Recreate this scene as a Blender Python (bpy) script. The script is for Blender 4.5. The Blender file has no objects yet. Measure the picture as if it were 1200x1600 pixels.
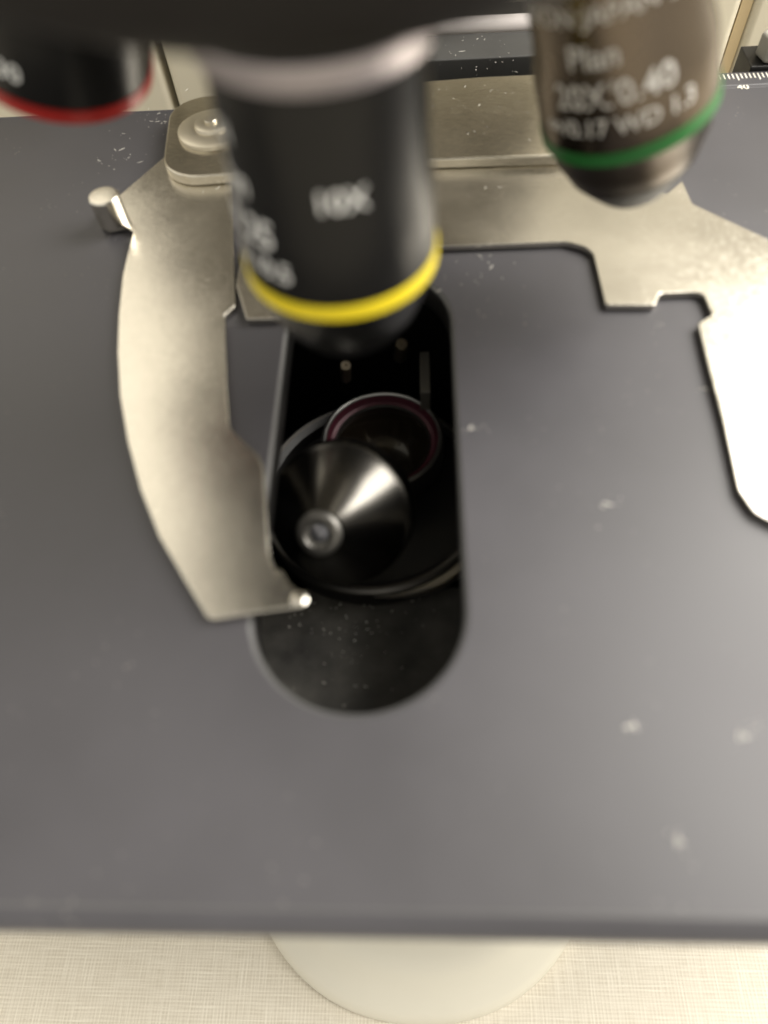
import bpy, bmesh, math, random
from mathutils import Vector, Matrix
from mathutils.geometry import tessellate_polygon

S = 0.001                       # everything below is written in millimetres
sc = bpy.context.scene
COL = sc.collection

# ------------------------------------------------------------------ camera
HC = 97.0                       # camera height over the stage
RX = Vector((0.99847731, 0.0163129, -0.05269674))     # image right, world coords (rows)
RY = Vector((-0.01398318, -0.84923045, -0.5278372))   # image down
RZ = Vector((-0.05336224, 0.52777034, -0.84770923))   # view direction
cam_d = bpy.data.cameras.new('camera')
cam = bpy.data.objects.new('camera', cam_d)
COL.objects.link(cam)
m = Matrix((( RX.x, -RY.x, -RZ.x, 0), (RX.y, -RY.y, -RZ.y, 0), (RX.z, -RY.z, -RZ.z, 0), (0, 0, 0, 1)))
m.translation = Vector((0, 0, HC)) * S
cam.matrix_world = m
cam_d.sensor_fit = 'VERTICAL'
cam_d.sensor_height = 32
cam_d.lens = 22
cam_d.clip_start = 0.005
cam_d.clip_end = 20
cam_d.dof.use_dof = True
cam_d.dof.focus_distance = 0.198
cam_d.dof.aperture_fstop = 6.5
sc.camera = cam

# ------------------------------------------------------------------ world: a warm, indirectly lit room
w = bpy.data.worlds.new('World'); sc.world = w; w.use_nodes = True
nt = w.node_tree; N = nt.nodes; L = nt.links
bg = N['Background']
tc = N.new('ShaderNodeTexCoord'); sep = N.new('ShaderNodeSeparateXYZ'); L.new(tc.outputs['Generated'], sep.inputs[0])
mr = N.new('ShaderNodeMapRange'); mr.inputs['From Min'].default_value = -0.5; mr.inputs['From Max'].default_value = 0.5
mxy = N.new('ShaderNodeMath'); mxy.operation = 'MULTIPLY_ADD'; mxy.inputs[1].default_value = .55
L.new(sep.outputs['X'], mxy.inputs[0]); L.new(sep.outputs['Y'], mxy.inputs[2]); L.new(mxy.outputs[0], mr.inputs['Value'])
cr = N.new('ShaderNodeValToRGB')
cr.color_ramp.elements[0].color = (0.66, 0.63, 0.57, 1)
cr.color_ramp.elements[1].color = (0.82, 0.75, 0.61, 1)
L.new(mr.outputs[0], cr.inputs[0]); L.new(cr.outputs[0], bg.inputs['Color'])
bg.inputs['Strength'].default_value = 0.95


def area(name, loc, target, size, power, col):
    d = bpy.data.lights.new(name, 'AREA'); d.shape = 'DISK'; d.size = size * S; d.energy = power; d.color = col
    o = bpy.data.objects.new(name, d); COL.objects.link(o)
    o.location = Vector(loc) * S
    o.rotation_euler = (Vector(target) - Vector(loc)).to_track_quat('-Z', 'Y').to_euler()
    return o


area('ceiling_lamp', (850, 320, 860), (0, 90, 0), 1100, 31, (1.0, 0.96, 0.90))
area('room_lamp', (-600, 900, 1000), (0, 90, 0), 900, 1.2, (1.0, 0.93, 0.80))

sc.view_settings.view_transform = 'Standard'; sc.view_settings.look = 'None'
sc.view_settings.exposure = 0.36; sc.view_settings.gamma = 1; sc.view_settings.use_curve_mapping = False


# ------------------------------------------------------------------ materials
def mat(name, base, rough=0.5, metal=0.0, noise=0.0, nscale=200, bump=0.0, bscale=800, stretch=(1, 1, 1), rot=0.0,
        rvar=0.0, specks=0.0, coat=0.0, spec=0.5, bdist=0.05):
    M = bpy.data.materials.new(name); M.use_nodes = True
    t = M.node_tree; n = t.nodes; l = t.links
    b = n['Principled BSDF']
    b.inputs['Base Color'].default_value = (*base, 1)
    b.inputs['Roughness'].default_value = rough
    b.inputs['Metallic'].default_value = metal
    b.inputs['Specular IOR Level'].default_value = spec
    b.inputs['Coat Weight'].default_value = coat
    g = n.new('ShaderNodeTexCoord'); mp = n.new('ShaderNodeMapping')
    mp.inputs['Scale'].default_value = stretch; mp.inputs['Rotation'].default_value = (0, 0, rot)
    l.new(g.outputs['Object'], mp.inputs[0])
    if noise or rvar:
        t1 = n.new('ShaderNodeTexNoise'); t1.inputs['Scale'].default_value = nscale; t1.inputs['Detail'].default_value = 6
        l.new(g.outputs['Object'], t1.inputs[0])
    last = None
    if noise:
        r = n.new('ShaderNodeMapRange'); r.inputs['To Min'].default_value = 1 - noise; r.inputs['To Max'].default_value = 1 + noise
        r.inputs['From Min'].default_value = .3; r.inputs['From Max'].default_value = .7
        l.new(t1.outputs['Fac'], r.inputs[0])
        mx = n.new('ShaderNodeVectorMath'); mx.operation = 'SCALE'; mx.inputs[0].default_value = base
        l.new(r.outputs[0], mx.inputs['Scale']); last = mx.outputs[0]
        l.new(last, b.inputs['Base Color'])
    if rvar:
        r = n.new('ShaderNodeMapRange'); r.inputs['To Min'].default_value = rough - rvar; r.inputs['To Max'].default_value = rough + rvar
        r.inputs['From Min'].default_value = .3; r.inputs['From Max'].default_value = .7
        l.new(t1.outputs['Fac'], r.inputs[0]); l.new(r.outputs[0], b.inputs['Roughness'])
    if specks:                                    # pale dust grains of their own shape
        v = n.new('ShaderNodeTexVoronoi'); v.inputs['Scale'].default_value = 520; l.new(g.outputs['Object'], v.inputs[0])
        c1 = n.new('ShaderNodeMath'); c1.operation = 'LESS_THAN'; c1.inputs[1].default_value = 0.10
        l.new(v.outputs['Distance'], c1.inputs[0])
        t2 = n.new('ShaderNodeTexNoise'); t2.inputs['Scale'].default_value = 55; l.new(g.outputs['Object'], t2.inputs[0])
        c2 = n.new('ShaderNodeMapRange'); c2.inputs['From Min'].default_value = .5; c2.inputs['From Max'].default_value = .68
        l.new(t2.outputs['Fac'], c2.inputs[0])
        mm = n.new('ShaderNodeMath'); mm.operation = 'MULTIPLY'; l.new(c1.outputs[0], mm.inputs[0]); l.new(c2.outputs[0], mm.inputs[1])
        m2 = n.new('ShaderNodeMath'); m2.operation = 'MULTIPLY'; l.new(mm.outputs[0], m2.inputs[0]); m2.inputs[1].default_value = specks
        mix = n.new('ShaderNodeMix'); mix.data_type = 'RGBA'; l.new(m2.outputs[0], mix.inputs['Factor'])
        if last: l.new(last, mix.inputs['A'])
        else: mix.inputs['A'].default_value = (*base, 1)
        mix.inputs['B'].default_value = (.6, .57, .5, 1)
        l.new(mix.outputs['Result'], b.inputs['Base Color'])
    if bump:
        t3 = n.new('ShaderNodeTexNoise'); t3.inputs['Scale'].default_value = bscale; t3.inputs['Detail'].default_value = 4
        l.new(mp.outputs[0], t3.inputs[0])
        bp = n.new('ShaderNodeBump'); bp.inputs['Strength'].default_value = bump; bp.inputs['Distance'].default_value = bdist * S
        l.new(t3.outputs['Fac'], bp.inputs['Height']); l.new(bp.outputs[0], b.inputs['Normal'])
    return M


M_stage = mat('stage_paint', (0.051, 0.049, 0.055), .46, 0, .20, 24, .05, 1400, rvar=.05, specks=.3, spec=.62)
M_metal = mat('brushed_steel', (0.67, 0.635, 0.56), .20, 1, .12, 45, .8, 600, (1, 10, 1), .8, rvar=.06, bdist=.05)
M_bar = mat('satin_steel', (0.72, 0.67, 0.56), .18, 1, .12, 60, .8, 420, (1, 10, 1), .9, rvar=.05, bdist=.05, specks=.4)
M_barrel = mat('black_barrel', (0.008, 0.008, 0.008), .30, 0, .1, 60, rvar=.03, spec=.22)
M_brown = mat('satin_black_chrome', (0.15, 0.122, 0.095), .27, 1, .08, 60, rvar=.03)
M_black = mat('black_paint', (0.012, 0.0115, 0.011), .45, 0, .2, 80, rvar=.06)
M_nose = mat('nosepiece_paint', (0.015, 0.0135, 0.0125), .5, 0, .15, 40, spec=.2)
M_chrome = mat('chrome', (0.80, 0.76, 0.74), .16, 1)
M_satin = mat('satin_chrome', (0.55, 0.51, 0.53), .55, 1)
M_dull = mat('dull_rim', (0.14, 0.135, 0.125), .45, 1, .3, 60)
M_edge = mat('machined_edge_and_glint', (0.085, 0.085, 0.084), .42, 0)
M_void = mat('matt_black', (0.004, 0.004, 0.004), .8, 0, spec=.2)
M_under = mat('dusty_black', (0.06, 0.057, 0.05), .6, 0, .7, 110)
M_cone = mat('condenser_black', (0.115, 0.11, 0.10), .26, 1, .1, 90)
M_yellow = mat('yellow_band', (0.90, 0.72, 0.02), .4)
M_red = mat('red_band', (0.34, 0.013, 0.01), .35)
M_green = mat('green_band', (0.02, 0.15, 0.03), .35)
M_white = mat('white_ink', (0.88, 0.90, 0.90), .5)
M_ink = mat('cream_ink', (0.80, 0.77, 0.66), .5)
M_maroon = mat('maroon_coating', (0.075, 0.016, 0.027), .35, .2)
M_glass = mat('dark_lens', (0.008, 0.007, 0.005), .25, 0, spec=.25)
M_lens = mat('lens_glass', (0.12, 0.12, 0.13), .2, .5)
M_cream = mat('cream_enamel', (0.72, 0.68, 0.56), .42, 0, .03, 20, .15, 900)
M_base = mat('ivory_enamel', (0.70, 0.67, 0.57), .38, 0, .03, 25, .5, 260, bdist=.12)
M_tan = mat('tan_trim', (0.58, 0.46, 0.27), .5)
M_greyblock = mat('grey_anodised', (0.05, 0.05, 0.048), .5, 0, .15, 80, specks=.7)
M_screw = mat('brass_steel', (0.22, 0.19, 0.14), .4, 1)

# table laminate printed with a woven linen pattern
M_table = bpy.data.materials.new('linen_laminate'); M_table.use_nodes = True
t = M_table.node_tree; n = t.nodes; l = t.links; b = n['Principled BSDF']; b.inputs['Roughness'].default_value = .5
g = n.new('ShaderNodeTexCoord')


def stripes(scale, sc2, axis):
    mp = n.new('ShaderNodeMapping')
    mp.inputs['Scale'].default_value = (scale, sc2, 1) if axis == 'x' else (sc2, scale, 1)
    mp.inputs['Rotation'].default_value = (0, 0, 0)
    l.new(g.outputs['Object'], mp.inputs[0])
    tx = n.new('ShaderNodeTexNoise'); tx.inputs['Scale'].default_value = 1; tx.inputs['Detail'].default_value = 3
    l.new(mp.outputs[0], tx.inputs[0]); return tx.outputs['Fac']


def mth(op, a, b_):
    x = n.new('ShaderNodeMath'); x.operation = op
    for i, v in enumerate((a, b_)):
        if isinstance(v, (int, float)): x.inputs[i].default_value = v
        else: l.new(v, x.inputs[i])
    return x.outputs[0]


sx = stripes(2300, 90, 'x'); sy = stripes(2300, 90, 'y')
wx = n.new('ShaderNodeTexWave'); wx.bands_direction = 'X'; wx.inputs['Scale'].default_value = 330; wx.inputs['Distortion'].default_value = 1.5; wx.inputs['Detail Scale'].default_value = .3
wy = n.new('ShaderNodeTexWave'); wy.bands_direction = 'Y'; wy.inputs['Scale'].default_value = 330; wy.inputs['Distortion'].default_value = 1.5; wy.inputs['Detail Scale'].default_value = .3
l.new(g.outputs['Object'], wx.inputs[0]); l.new(g.outputs['Object'], wy.inputs[0])
wsum = mth('MULTIPLY', mth('ADD', wx.outputs['Fac'], wy.outputs['Fac']), .13)
tot = mth('ADD', mth('MULTIPLY', mth('MAXIMUM', sx, sy), .9), wsum)
rp = n.new('ShaderNodeValToRGB'); rp.color_ramp.elements[0].position = .42; rp.color_ramp.elements[1].position = .86
rp.color_ramp.elements[0].color = (.60, .545, .44, 1); rp.color_ramp.elements[1].color = (.82, .775, .67, 1)
l.new(tot, rp.inputs[0]); l.new(rp.outputs[0], b.inputs['Base Color'])

# ------------------------------------------------------------------ helpers
def P(px, py, z):
    """point of the plane at height z (mm) that the photograph shows at this pixel"""
    d = RX * (px - 600) + RY * (py - 800) + RZ * 1100
    return Vector((0, 0, HC)) + d * ((z - HC) / d.z)


def link(name, bm, material, parent=None, smooth=True, bevel=0, seg=3, label=None):
    me = bpy.data.meshes.new(name)
    bmesh.ops.recalc_face_normals(bm, faces=bm.faces)
    bm.to_mesh(me); bm.free()
    me.materials.append(material)
    o = bpy.data.objects.new(name, me); COL.objects.link(o)
    if smooth: me.shade_smooth()
    if bevel:
        md = o.modifiers.new('bevel', 'BEVEL'); md.width = bevel * S; md.segments = seg; md.limit_method = 'ANGLE'
        md.angle_limit = math.radians(35); md.harden_normals = True
    elif smooth:
        try: me.set_sharp_from_angle(angle=math.radians(32))
        except Exception: pass
    if parent: o.parent = parent
    if label: o['label'] = label
    return o


def rounded(pts, rad):
    """round each corner of a closed 2D outline; rad = number or list"""
    out = []; k = len(pts)
    for i, p in enumerate(pts):
        r = rad[i] if isinstance(rad, (list, tuple)) else rad
        a = Vector(pts[i - 1][:2]); p = Vector(p[:2]); c = Vector(pts[(i + 1) % k][:2])
        u = (a - p); v = (c - p); lu = u.length; lv = v.length
        if r <= 0 or lu < 1e-6 or lv < 1e-6: out.append(p); continue
        u.normalize(); v.normalize(); ang = u.angle(v)
        if ang > math.radians(172): out.append(p); continue
        d = min(r / math.tan(ang / 2), lu * .48, lv * .48); rr = d * math.tan(ang / 2)
        s = p + u * d; e = p + v * d
        steps = 10
        cc = p + (u + v).normalized() * (rr / math.sin(ang / 2))
        a0 = (s - cc); a1 = (e - cc)
        for j in range(steps + 1):
            q = a0.slerp(a1, j / steps) if a0.length > 1e-9 else a0
            out.append(cc + q.normalized() * rr)
    return out


def prism(pts, z0, z1, bm=None):
    bm = bm or bmesh.new()
    lo = [bm.verts.new((p[0] * S, p[1] * S, z0 * S)) for p in pts]
    hi = [bm.verts.new((p[0] * S, p[1] * S, z1 * S)) for p in pts]
    k = len(pts)
    bm.faces.new(hi); bm.faces.new(lo[::-1])
    for i in range(k): bm.faces.new((lo[i], lo[(i + 1) % k], hi[(i + 1) % k], hi[i]))
    return bm


def box(x0, x1, y0, y1, z0, z1, bm=None):
    return prism([(x0, y0), (x1, y0), (x1, y1), (x0, y1)], z0, z1, bm)


def frame(d):
    d = Vector(d).normalized()
    u = Vector((1, 0, 0)) if abs(d.x) < .9 else Vector((0, 1, 0)); u = (u - d * u.dot(d)).normalized(); v = d.cross(u)
    return u, v, d


def lathe(prof, o, d, seg=96, bm=None):
    """prof = [(radius, distance along d)]; open ends are closed on the axis when radius is 0"""
    bm = bm or bmesh.new(); o = Vector(o); u, v, d = frame(d)
    rings = []
    for r, h in prof:
        if r <= 1e-6: rings.append([bm.verts.new((o + d * h) * S)])
        else: rings.append([bm.verts.new((o + d * h + u * (r * math.cos(2 * math.pi * i / seg)) + v * (r * math.sin(2 * math.pi * i / seg))) * S) for i in range(seg)])
    for a, b_ in zip(rings, rings[1:]):
        for i in range(seg):
            j = (i + 1) % seg
            if len(a) == 1 and len(b_) == 1: continue
            if len(a) == 1: bm.faces.new((a[0], b_[j], b_[i]))
            elif len(b_) == 1: bm.faces.new((a[i], a[j], b_[0]))
            else: bm.faces.new((a[i], a[j], b_[j], b_[i]))
    return bm


def offset(pts, d):
    k = len(pts); out = []
    for i in range(k):
        a = pts[i - 1]; p = pts[i]; c = pts[(i + 1) % k]
        e1 = (p - a).normalized(); e2 = (c - p).normalized()
        n1 = Vector((-e1.y, e1.x)); n2 = Vector((-e2.y, e2.x))
        nn = (n1 + n2).normalized(); out.append(p + nn * (d / max(.3, nn.dot(n1))))
    return out


def text_bm(txt, size):
    cu = bpy.data.curves.new('lettering', 'FONT'); cu.body = txt; cu.size = size; cu.align_x = 'LEFT'; cu.resolution_u = 3
    cu.offset = size * .014
    o = bpy.data.objects.new('lettering', cu); COL.objects.link(o)
    dg = bpy.context.evaluated_depsgraph_get(); me = bpy.data.meshes.new_from_object(o.evaluated_get(dg))
    bpy.data.objects.remove(o); bpy.data.curves.remove(cu)
    bm = bmesh.new(); bm.from_mesh(me); bpy.data.meshes.remove(me)
    return bm


def wrap_text(name, txt, size, o, d, rad, h, ang, parent, material, centre=False, label=None, end=False):
    """lettering laid on a barrel: o,d = axis; h = distance along d of the baseline; ang = azimuth (deg) of the start"""
    bm = text_bm(txt, size); o = Vector(o); u, v, d = frame(d)
    xs = [p.co.x for p in bm.verts]; sh = -(min(xs) + max(xs)) / 2 if centre else 0
    for p in bm.verts:
        x, y = p.co.x + sh, p.co.y
        r = rad(h - y) if callable(rad) else rad
        a = math.radians(ang) + SGN * (x if not end else p.co.x - max(xs)) / r
        p.co = (o + d * (h - y) + (u * math.cos(a) + v * math.sin(a)) * (r + .06)) * S
    return link(name, bm, material, parent, smooth=False, label=label)


SGN = -1

# ================================================================== SETTING
def plane(name, x0, x1, y0, y1, z, material):
    bm = bmesh.new(); bm.faces.new([bm.verts.new((a * S, b_ * S, z * S)) for a, b_ in ((x0, y0), (x1, y0), (x1, y1), (x0, y1))])
    o = link(name, bm, material, smooth=False); o['kind'] = 'structure'; return o


ZT = -132
plane('tabletop', -1500, 1500, -900, 1500, ZT, M_table)

# ================================================================== MICROSCOPE
scope = bpy.data.objects.new('microscope', None); COL.objects.link(scope)
scope.location = (-.0105, .09, ZT * S); scope.empty_display_size = .05
scope['label'] = 'cream laboratory microscope with black stage, steel slide holder and three colour banded objectives'
scope['category'] = 'microscope'
PARTS = []

# ---- stage plate with the long rounded slot
SX0, SX1, SY0, SY1, STH = -150, 175, 1.1, 186.5, 6.0
slot = []
CX, SR, YB, YT = -9.75, 15.9, 43.6, 104.0
for i in range(33): a = math.pi + math.pi * i / 32; slot.append(Vector((CX + SR * math.cos(a), YB + SR * math.sin(a))))
for i in range(33): a = math.pi * i / 32; slot.append(Vector((CX + SR * math.cos(a), YT + SR * math.sin(a))))
outer = rounded([(SX0, SY0), (SX1, SY0), (SX1, SY1), (SX0, SY1)], 4)
bm = bmesh.new()
def ring(pts, z): return [bm.verts.new((p.x * S, p.y * S, z * S)) for p in pts]
def strip(a, b_):
    for i in range(len(a)): j = (i + 1) % len(a); bm.faces.new((a[i], a[j], b_[j], b_[i]))
RO = [(3.0, 0), (2.75, .22), (2.45, .2), (.6, -.75), (.1, -1.3), (0, -1.8)]
orings = [ring(offset(outer, d), z) for d, z in RO]
irings = [ring(offset(slot, -d), z) for d, z in [(.85, 0), (.65, -.06), (.07, -.55), (0, -.8)]]
for a, b_ in zip(orings, orings[1:]): strip(a, b_)
for a, b_ in zip(irings, irings[1:]): strip(a, b_)
ob = ring(outer, -STH); ib = ring(slot, -STH); strip(orings[-1], ob); strip(irings[-1], ib)
for A, B in ((orings[0], irings[0]), (ob, ib)):
    vs = A + B
    for tri in tessellate_polygon([[x.co for x in A], [x.co for x in B]]):
        try: bm.faces.new([vs[q] for q in tri])
        except ValueError: pass
bm.faces.ensure_lookup_table()
for f in bm.faces: f.smooth = len(f.verts) == 4
stage = link('stage', bm, M_stage, smooth=False, label='matt dark grey stage plate with a long rounded slot')
PARTS.append(stage)

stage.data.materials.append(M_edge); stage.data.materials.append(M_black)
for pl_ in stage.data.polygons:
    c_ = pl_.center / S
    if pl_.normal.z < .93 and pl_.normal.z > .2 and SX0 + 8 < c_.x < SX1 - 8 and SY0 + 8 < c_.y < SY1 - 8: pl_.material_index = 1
    if SY0 + 2.77 < c_.y < SY0 + 2.98 and len(pl_.vertices) == 4: pl_.material_index = 1  # narrow lip facet coloured lighter to imitate an edge catching light
    if abs(pl_.normal.z) < .2 and SX0 + 8 < c_.x < SX1 - 8 and SY0 + 8 < c_.y < SY1 - 8: pl_.material_index = 2

YSC = P(1150, 113, 0).y
link('scale_strip', box(64, 172, SY1 - 4, YSC, -6, .06), M_stage, stage, bevel=.3)
# scale along the back edge of the stage
bm = bmesh.new()
for k in range(-4, 16):
    x = P(1151, 118, 0).x + k * 1.0 * 1.05
    lng = 3.0 if k % 5 == 0 else 2.2
    y1 = YSC - .9
    box(x - .16, x + .16, y1 - lng, y1, .05, .095, bm)
link('scale_marks', bm, M_ink, stage, smooth=False)
bm = text_bm('40', 2.9)
xm = P(1160, 130, 0)
for v_ in bm.verts: v_.co = Vector(((v_.co.x - 1.8 + xm.x) * S, (v_.co.y - .2 + P(1160, 139, 0).y) * S, .10 * S))
link('scale_number', bm, M_ink, stage, smooth=False)

# ---- slide holder: plate, raised bar, clip arm
ZP = 1.6
A_ = lambda L_, z: [P(x, y, z) for x, y in L_]
pl = A_([(383, 300), (381, 380), (369, 445), (385, 498), (440, 497), (452, 480), (462, 388), (690, 384), (885, 377), (925, 388), (935, 430),
         (946, 476), (1024, 476), (1031, 458), (1098, 455), (1113, 492), (1091, 505), (1104, 560), (1130, 655), (1155, 765), (1180, 800), (1215, 818),
         (1330, 850), (1330, 430), (1200, 373), (1082, 318), (1066, 282), (1038, 306), (1028, 284), (1010, 292), (1016, 318), (960, 300),
         (905, 250), (860, 225), (700, 225), (400, 250)], ZP)
rr = [0, 0, .6, .5, .5, 1, 1, 0, 4, 4, 0, .8, .8, 1.2, 1.8, .9, .9, 0, 0, 2.5, 2.5, 0, 0, 0, 0, 1, .2, .6, .3, .3, .6, 1, 1, 0, 0, 0]
holder = link('slide_holder', prism(rounded(pl, rr), .25, ZP), M_metal, bevel=.28, label='flat steel slide holder plate with notched edge')
PARTS.append(holder)

ZB = 4.2
tabpts = [(251, 279), (400, 268), (680, 248), (865, 242), (900, 238), (990, 225), (990, 108), (745, 120), (400, 148), (268, 150)]
tb = A_(tabpts, ZB)
bar = link('holder_bar', prism(rounded(tb, [9, 0, 0, 0, 0, 0, 0, 0, 0, 15]), ZP + .03, ZB), M_bar, holder, bevel=.45, label='raised satin steel bar across the back')
c0 = P(333, 205, ZB)
lathe_bm = lathe([(0, 3.0), (1.3, 3.0), (1.5, 2.8), (1.5, 2.3), (3.6, 2.25), (4.0, 2.0), (4.2, 1.4), (7.6, 1.2), (8.3, .85), (8.4, .03)], c0, (0, 0, 1))
link('pivot_screw', lathe_bm, mat('turned_steel', (.66, .61, .50), .38, 1), holder)

arm = [(300, 215), (262, 240), (188, 303), (163, 318), (150, 335), (155, 350), (168, 357), (192, 352), (208, 361), (199, 395), (191, 430), (185, 490), (183, 550), (187, 620), (199, 690), (219, 765),
       (248, 838), (287, 905), (323, 964), (333, 968), (400, 957), (468, 948), (477, 942), (478, 933), (470, 927), (451, 913), (441, 893), (437, 889), (432, 896), (421, 868), (416, 800), (412, 735), (405, 713), (358, 668), (354, 600), (351, 492),
       (367, 478), (365, 400), (362, 300), (365, 230)]
ar = A_(arm, ZP)
rr = [0, 0, .5, 2, 2, 1.5, 1.5, 1.5, 0, 0, 0, 0, 0, 0, 0, 0, 0, 0, 1, 1, 0, 1, 1, 1, 1, 0, 0, 0, 0, 2, 0, 1.5, 2, 1.5, 0, .8, .8, 0, 0, 0]
# smooth the long outer curve
clip = link('clip_arm', prism(rounded(ar, rr), .25, ZP), M_metal, holder, bevel=.5, seg=4, label='curved steel spring clip arm with a pointed end')
pc = P(178, 345, ZP)
link('pin', lathe([(3.3, 0.02), (3.3, 5.9), (3.05, 6.25), (2.7, 6.3), (0, 6.32)], pc, (0, 0, 1)), M_metal, clip)
pc = P(468, 938, ZP)
link('rivet', lathe([(1.25, 0.0), (1.25, .35), (.9, .6), (0, .7)], pc, (0, 0, 1), 32), M_metal, clip)

# ---- x drive rail behind the bar
rail = link('drive_rail', box(-38, 64, 187, 194.6, -8, -1.0), M_void, bevel=.3, label='black guide rail behind the stage')
PARTS.append(rail)
link('rail_cover', box(-38, 64, 194.8, 208, -4, 4.0), M_greyblock, rail, bevel=.4)
link('guide_rod', lathe([(0, 0), (2.3, 0), (2.3, 100), (0, 100)], (-37, 211.2, 4.2), (1, 0, 0), 48), mat('rod_highlight_white', (.75, .70, .68), .35), rail)  # rod coloured white all over to stand in for its highlight
link('rail_back', box(-38, 64, 213.8, 221, -8, 5.5), M_black, rail, bevel=.4)
kn = P(1178, 110, 0)
bm = prism(rounded([(kn.x + 2, YSC + 1), (kn.x + 34, YSC + 1), (kn.x + 34, YSC + 12), (kn.x + 6, YSC + 12), (kn.x + 1, YSC + 6)], 1.5), 1, 6.5)
link('lever_shadow', box(kn.x - 1, kn.x + 34, YSC + .6, YSC + 11, -8, .9), M_black, stage, bevel=.3)  # black block put in for the shadow below and beside the lever
PARTS.append(link('stage_lever', bm, mat('lever_grey', (.34, .33, .29), .4, 0, .05, 50), bevel=.9, label='light grey block at the back corner of the stage'))

# ---- nosepiece and objectives
al = math.radians(20)
AX = Vector((0, math.sin(al), -math.cos(al)))
O = Vector((-10.4, 115, 90))
prof = [(0, 13), (24, 13), (27, 12), (56, 2), (59, .6), (60, -1), (60.5, -4), (60.5, -22), (52, -38), (40, -46), (40, -75), (0, -75)]
nose = link('nosepiece', lathe(prof, O, AX, 128), M_nose, label='dark revolving nosepiece')
PARTS.append(nose)


def objective(ring_c, d, L_seat, r0, rb, bodymat, bandmat, tip, name_label, lines, side, a0, tmat, aside, tipmat=None):
    tipmat = tipmat or M_barrel
    """ring_c = centre of the colour band, d = direction of the tip; L_seat = band to seat distance"""
    d = Vector(d).normalized(); c = Vector(ring_c)
    o = c - d * L_seat
    pr = [(0, 0), (r0 - .3, 0), (r0, .4), (r0, L_seat - 14), (rb - .45, L_seat - 9), (rb - .25, L_seat - 1.15), (rb - .45, L_seat - 1.0), (rb - .45, L_seat + 1.0), (rb - .25, L_seat + 1.15)] + [(rb - .6, L_seat + 1.2), (0, L_seat + 1.2)]
    link_tip = [(rb - .3, L_seat + 1.15)] + [(r, L_seat + h) for r, h in tip]
    body = link('objective', lathe(pr, o, d, 128), bodymat, label=name_label)
    link('colour_band', lathe([(rb - .5, L_seat - 1.1), (rb, L_seat - .95), (rb + .02, L_seat), (rb, L_seat + .95), (rb - .5, L_seat + 1.1)], o, d, 128), bandmat, body)
    link('collar', lathe([(r0 - .5, -3), (r0 + 1.1, -3), (r0 + 1.3, -2.6), (r0 + .9, -.3), (r0 + .5, .3), (r0 - .5, .4)], o, d, 128), M_satin, body)
    link('seat', lathe([(0, -3.05), (r0 + 1.6, -3.05), (r0 + 2.2, -3.8), (r0 + 2.4, -24), (0, -24)], o, d, 96), M_nose, nose)
    link('front_lens', lathe([(tip[-2][0] * .55, L_seat + tip[-1][1] - .05), (tip[-2][0] * .4, L_seat + tip[-1][1] + .15), (0, L_seat + tip[-1][1] + .25)], o, d, 48), M_lens, body)
    link('nose_cone', lathe(link_tip, o, d, 128), tipmat, body)
    link('nose_cap', lathe([(rc + .12, L_seat + h) for rc, h in tip[-6:-1]] + [(0, L_seat + tip[-1][1] + .02)], o, d, 96), mat('cap_black', (.006, .006, .007), .55, spec=.12), body)
    R = lambda h: r0 if h < L_seat - 14 else r0 + (rb - .45 - r0) * min(1, (h - L_seat + 14) / 5) + .2 * max(0, min(1, (h - L_seat + 9) / 8))
    for txt, size, up, da in lines:
        wrap_text('lettering', txt, size, o, d, R, L_seat - up, a0 + da, body, tmat, True, end=True)
    wrap_text('magnification', side[0], side[1], o, d, R, L_seat - side[2], aside, body, tmat, True)
    PARTS.append(body)
    return body


stack = lambda a, b_, c, e: [('NIKON JAPAN', 3.4, 18.9, e[0]), (a, 4.5, 13.3, e[1]), (b_, 4.7, 8.1, e[2]), (c, 3.6, 3.9, e[3])]
tipY = [(12.3, 1.6), (11.7, 5), (10.3, 9), (8.2, 12), (6.4, 13.6), (5.6, 14.6), (5.0, 15.4), (0, 15.4)]
objective((-10.4, 80.4, 35.6), (0, 0, -1), 26.5, 12.0, 13.1, M_barrel, M_yellow, tipY,
          'black objective with a yellow band and white 10X lettering', stack('Plan', '10X/0.25', '\u221e/- WD 10.5', (143, 136, 121, 113)), ('10X', 3.6, 13.6), 0, mat('bright_ink', (.95, .96, .96), .5), 78)
objective((33.3, 113.9, 34.8), (.33, 0.0, -1), 38, 12.2, 13.6, M_brown, M_green, [(12.9, 1.6), (12.2, 5), (10.4, 9), (8.2, 12), (7.0, 13.4), (6.4, 14.2), (5.8, 14.8), (0, 14.8)],
          'brown black objective with a green band and 20X/0.40 lettering', stack('Plan', '20X/0.40', '\u221e/0.17 WD 1.3', (73, 98, 66, 54)), ('20X', 5.0, 18.5), 0, mat('faded_ink', (.68, .66, .62), .5), 45, mat('rough_black_chrome', (.05, .038, .026), .45, 1))
objective((-54.3, 115.6, 45.4), (-.34, .15, -1), 28, 12.2, 13.6, M_barrel, M_red, [(12.4, 1.4), (11.0, 3.0), (9.5, 3.6), (0, 3.6)],
          'black objective with a red band at the left edge', stack('Plan', '4X/0.10', '\u221e/- WD 30', (140, 135, 113, 99)), ('4X', 4.6, 21.5), 0, M_white, 70)

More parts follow.
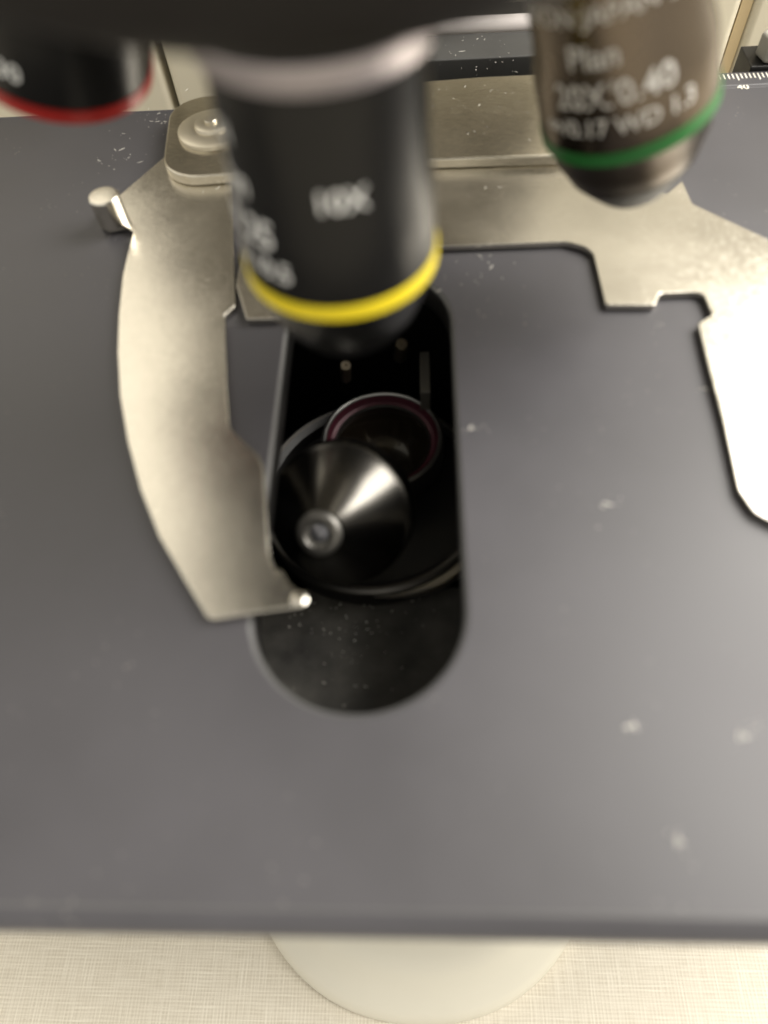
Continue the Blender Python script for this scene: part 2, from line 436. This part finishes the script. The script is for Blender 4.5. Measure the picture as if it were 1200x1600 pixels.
# ---- substage: condenser, disc, carrier, all in the dark under the slot
bm = bmesh.new()
for b4 in ((-48, -44, 4, 140), (34, 38, 4, 140), (-44, 34, 4, 8), (-44, 34, 136, 140)): box(b4[0], b4[1], b4[2], b4[3], -75, -8.1, bm)
box(-44, 34, 8, 136, -75, -72, bm)
carrier = link('substage_carrier', bm, M_void, smooth=False, label='black substage housing under the stage')
PARTS.append(carrier)
dust_plate = link('carrier_plate', box(-36, 20, 22, 66, -44, -40), M_under, carrier, smooth=False, label='dusty black plate seen through the front of the slot')
dc = P(583, 768, -34)
cond = link('condenser', lathe([(0, -3), (22.5, -3), (22.8, 0), (24.2, .8), (25.0, .6), (25.3, -.4), (25.3, -5), (20, -12), (0, -12)], dc, (0, 0, 1), 128), M_black, label='round black condenser with swing out cone lens')
PARTS.append(cond)
link('condenser_rim', lathe([(24.0, .9), (24.8, 1.1), (25.5, .6), (25.7, -.2), (25.45, -.6)], dc, (0, 0, 1), 128), M_dull, cond)
mc = P(597, 683, -27)
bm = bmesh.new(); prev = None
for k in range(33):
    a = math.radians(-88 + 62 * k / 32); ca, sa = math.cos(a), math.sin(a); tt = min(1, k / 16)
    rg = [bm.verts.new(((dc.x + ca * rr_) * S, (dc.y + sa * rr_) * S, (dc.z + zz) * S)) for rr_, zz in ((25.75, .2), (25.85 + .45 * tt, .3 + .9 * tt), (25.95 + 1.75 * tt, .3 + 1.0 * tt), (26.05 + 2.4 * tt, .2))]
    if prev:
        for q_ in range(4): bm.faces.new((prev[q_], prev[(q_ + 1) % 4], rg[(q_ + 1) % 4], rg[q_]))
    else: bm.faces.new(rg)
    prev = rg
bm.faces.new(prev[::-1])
link('rim_glint', bm, mat('rim_glint_pale', (.62, .59, .52), .34, 1), cond)  # pale tapered crescent added, the rim's bright reflection put into shape and colour
lr = link('lens_ring', lathe([(13.8, -6), (13.8, -.6), (13.5, 0), (12.9, .15), (12.5, -.1), (12.4, -.3)], mc, (0, 0, 1), 96), mat('grey_rim', (.26, .26, .25), .38, 1), cond)
link('coated_ring', lathe([(12.4, -.3), (11.7, -1.6), (10.9, -2.0)], mc, (0, 0, 1), 96), M_maroon, lr)
link('lens_mount', lathe([(10.9, -2.0), (10.7, -1.6), (10.4, -2.1)], mc, (0, 0, 1), 96), M_dull, lr)
link('lens', lathe([(10.4, -2.2), (8, -1.5), (5, -.9), (2, -.6), (0, -.55)], mc, (0, 0, 1), 64), mat('amber_black_lens', (.012, .009, .006), .12, spec=.35), lr)
ap = P(497, 835, -8); bc = P(529, 806, -17.5); dd = (ap - bc); HL = dd.length; dd.normalize()
cone = link('cone_lens', lathe([(14.2, -6), (14.2, -.8), (13.9, -.2), (13.5, 0), (13.2, .25), (12.9, .4), (4.3, HL - 1.9), (4.1, HL - 1.2), (0, HL - 1.2)], bc, dd, 128), M_cone, cond, label='satin black cone shaped top lens')
link('cone_tip', lathe([(4.0, HL - 1.3), (4.1, HL - .4), (3.7, HL), (2.7, HL + .05), (2.4, HL - .3), (1.7, HL - .5)], bc, dd, 64), M_dull, cone)
link('front_element', lathe([(1.75, HL - .5), (1.2, HL - .1), (0, HL + .1)], bc, dd, 48), M_lens, cone)
for px, py, r in ((540, 571, 1.15), (628, 537, 1.4)):
    q = P(px, py, -14)
    link('screw', lathe([(r, -7), (r, -.3), (r * .85, 0), (r * .45, 0), (r * .4, -.5), (0, -.5)], q, (0.1, -.35, 1), 32), M_screw, carrier)
q = P(664, 580, -18)
bm = prism([(q.x - 1.1, q.y - 6), (q.x + 1.1, q.y - 6), (q.x + 1.1, q.y + 6), (q.x - 1.1, q.y + 6)], q.z - 6, q.z)
link('bracket', bm, mat('bracket_grey', (.11, .105, .09), .4, .5), carrier, bevel=.2)

# ---- stand behind and foot below
def rblock(x0, x1, y0, y1, z0, z1, r): return prism(rounded([(x0, y0), (x1, y0), (x1, y1), (x0, y1)], r), z0, z1)
stand = link('stand', rblock(-77.3, 94, 232, 330, ZT + 30, 62, 2.5), M_cream, bevel=.8, label='cream stand behind the stage')
PARTS.append(stand)
link('side_panel', rblock(-190, -79.2, 232, 330, ZT + 30, 62, 2.5), M_cream, stand, bevel=.8)
link('side_panel', rblock(97.6, 190, 232, 330, ZT + 30, 62, 2.5), M_cream, stand, bevel=.8)
link('trim_strip', box(94.2, 97.4, 233.5, 330, ZT + 30, 60), M_tan, stand, smooth=False)
link('limb', rblock(-40, 20, 120, 330, 152, 200, 10), M_cream, stand, bevel=6)
link('column', rblock(-40, 20, 262, 329, 62.2, 151.8, 8), M_cream, stand)
link('front_panel', rblock(-101, 40, 222, 231.7, 36, 190, 1.5), mat('panel_taupe', (.24, .225, .195), .5), stand, bevel=1)
# foot with a rounded front
fp = []
for i in range(41):
    a = math.pi + math.pi * i / 40
    fp.append(Vector((-2.6 + 50 * math.copysign(abs(math.cos(a)) ** .92, math.cos(a)), 31 + 47.5 * math.sin(a))))
fp += [Vector((60, 140)), Vector((120, 240)), Vector((120, 330)), Vector((-125, 330)), Vector((-125, 240)), Vector((-65, 140))]
bm = bmesh.new()
fr = []
for d_, z in ((-.3, ZT + .2), (0, ZT + 3), (.7, ZT + 5), (2.6, ZT + 6.6), (5.5, ZT + 8.0), (8.0, ZT + 9.6), (10.0, ZT + 11.2), (12.2, ZT + 12.4), (14.6, ZT + 12.9), (17, ZT + 13)):
    fr.append([bm.verts.new((p.x * S, p.y * S, z * S)) for p in offset(fp, d_)])
for a, b_ in zip(fr, fr[1:]):
    for i in range(len(a)): j = (i + 1) % len(a); bm.faces.new((a[i], a[j], b_[j], b_[i]))
bm.faces.new(fr[-1]); bm.faces.new(fr[0][::-1])
PARTS.append(link('foot', bm, M_base, label='ivory foot with a rounded front on the table'))
link('foot_block', rblock(-110, 105, 232.5, 329, ZT + 13.2, ZT + 29.8, 6), M_cream, PARTS[-1])

for o in PARTS:
    o.parent = scope
bpy.context.view_layer.update()
inv = Matrix.Translation(-scope.location)
for o in PARTS: o.matrix_parent_inverse = inv

# ================================================================== dust
rnd = random.Random(7)
bm = bmesh.new()
def fleck(x, y, z, s, ang, ln=1.0):
    vs = []
    for k in range(6):
        a = 2 * math.pi * k / 6
        u_ = math.cos(a) * s * ln; v__ = math.sin(a) * s
        vs.append(((x + u_ * math.cos(ang) - v__ * math.sin(ang)) * S, (y + u_ * math.sin(ang) + v__ * math.cos(ang)) * S))
    lo = [bm.verts.new((a, b_, z * S)) for a, b_ in vs]; hi = [bm.verts.new((a, b_, (z + s * .5) * S)) for a, b_ in vs]
    bm.faces.new(hi)
    for k in range(6): bm.faces.new((lo[k], lo[(k + 1) % 6], hi[(k + 1) % 6], hi[k]))
def cluster(px, py, z, spread, cnt, smin=.03, smax=.10, lm=9):
    for _ in range(cnt):
        q = P(px + rnd.gauss(0, spread), py + rnd.gauss(0, spread * .6), z)
        fleck(q.x, q.y, z, rnd.uniform(smin, smax), rnd.uniform(0, 3.1), min(lm, rnd.choice((1, 1, 1.6, 4, 9))))
cluster(250, 185, 0, 16, 26); cluster(180, 250, 0, 16, 18, .05, .12); cluster(240, 200, 0, 40, 20, .04, .1); cluster(172, 368, 0, 6, 8)
cluster(320, 287, ZP, 12, 8); cluster(745, 205, ZB, 45, 22, .02, .06, 8); cluster(745, 145, ZB, 45, 50, .02, .07, 8); cluster(760, 330, ZP, 40, 16, .02, .06, 8); cluster(740, 400, 0, 22, 14, .05, .13)
cluster(760, 425, 0, 50, 16, .04, .1); cluster(745, 75, 4.05, 40, 30, .05, .12)
for px, py in ((985, 1138), (1165, 1150), (1060, 1315), (955, 790), (1098, 608), (735, 670), (1025, 510)): cluster(px, py, 0, 7, 4, .04, .12)
cluster(560, 945, -39.9, 60, 60, .05, .16, 2); cluster(465, 975, -39.9, 12, 9, .08, .2, 1); cluster(560, 1010, -39.9, 80, 60, .03, .10, 5); cluster(545, 682, -30, 5, 8, .05, .12)
for px, py, ang_, n_ in ((1166, 1150, .9, 12), (1062, 1318, 2.3, 11), (735, 670, 0, 8), (985, 1138, .5, 6), (950, 785, .3, 6)):
    for _ in range(n_):
        t_ = rnd.gauss(0, 22); w_ = rnd.gauss(0, 6)
        q = P(px + t_ * math.cos(ang_) - w_ * math.sin(ang_), py - t_ * math.sin(ang_) - w_ * math.cos(ang_), 0)
        fleck(q.x, q.y, 0, rnd.uniform(.02, .09), rnd.uniform(0, 3), 1.5)
d_ = link('dust', bm, mat('lint', (.62, .6, .54), .7), smooth=False); d_['kind'] = 'stuff'; d_['label'] = 'pale dust and lint on the stage and slide holder'; d_['category'] = 'dust'
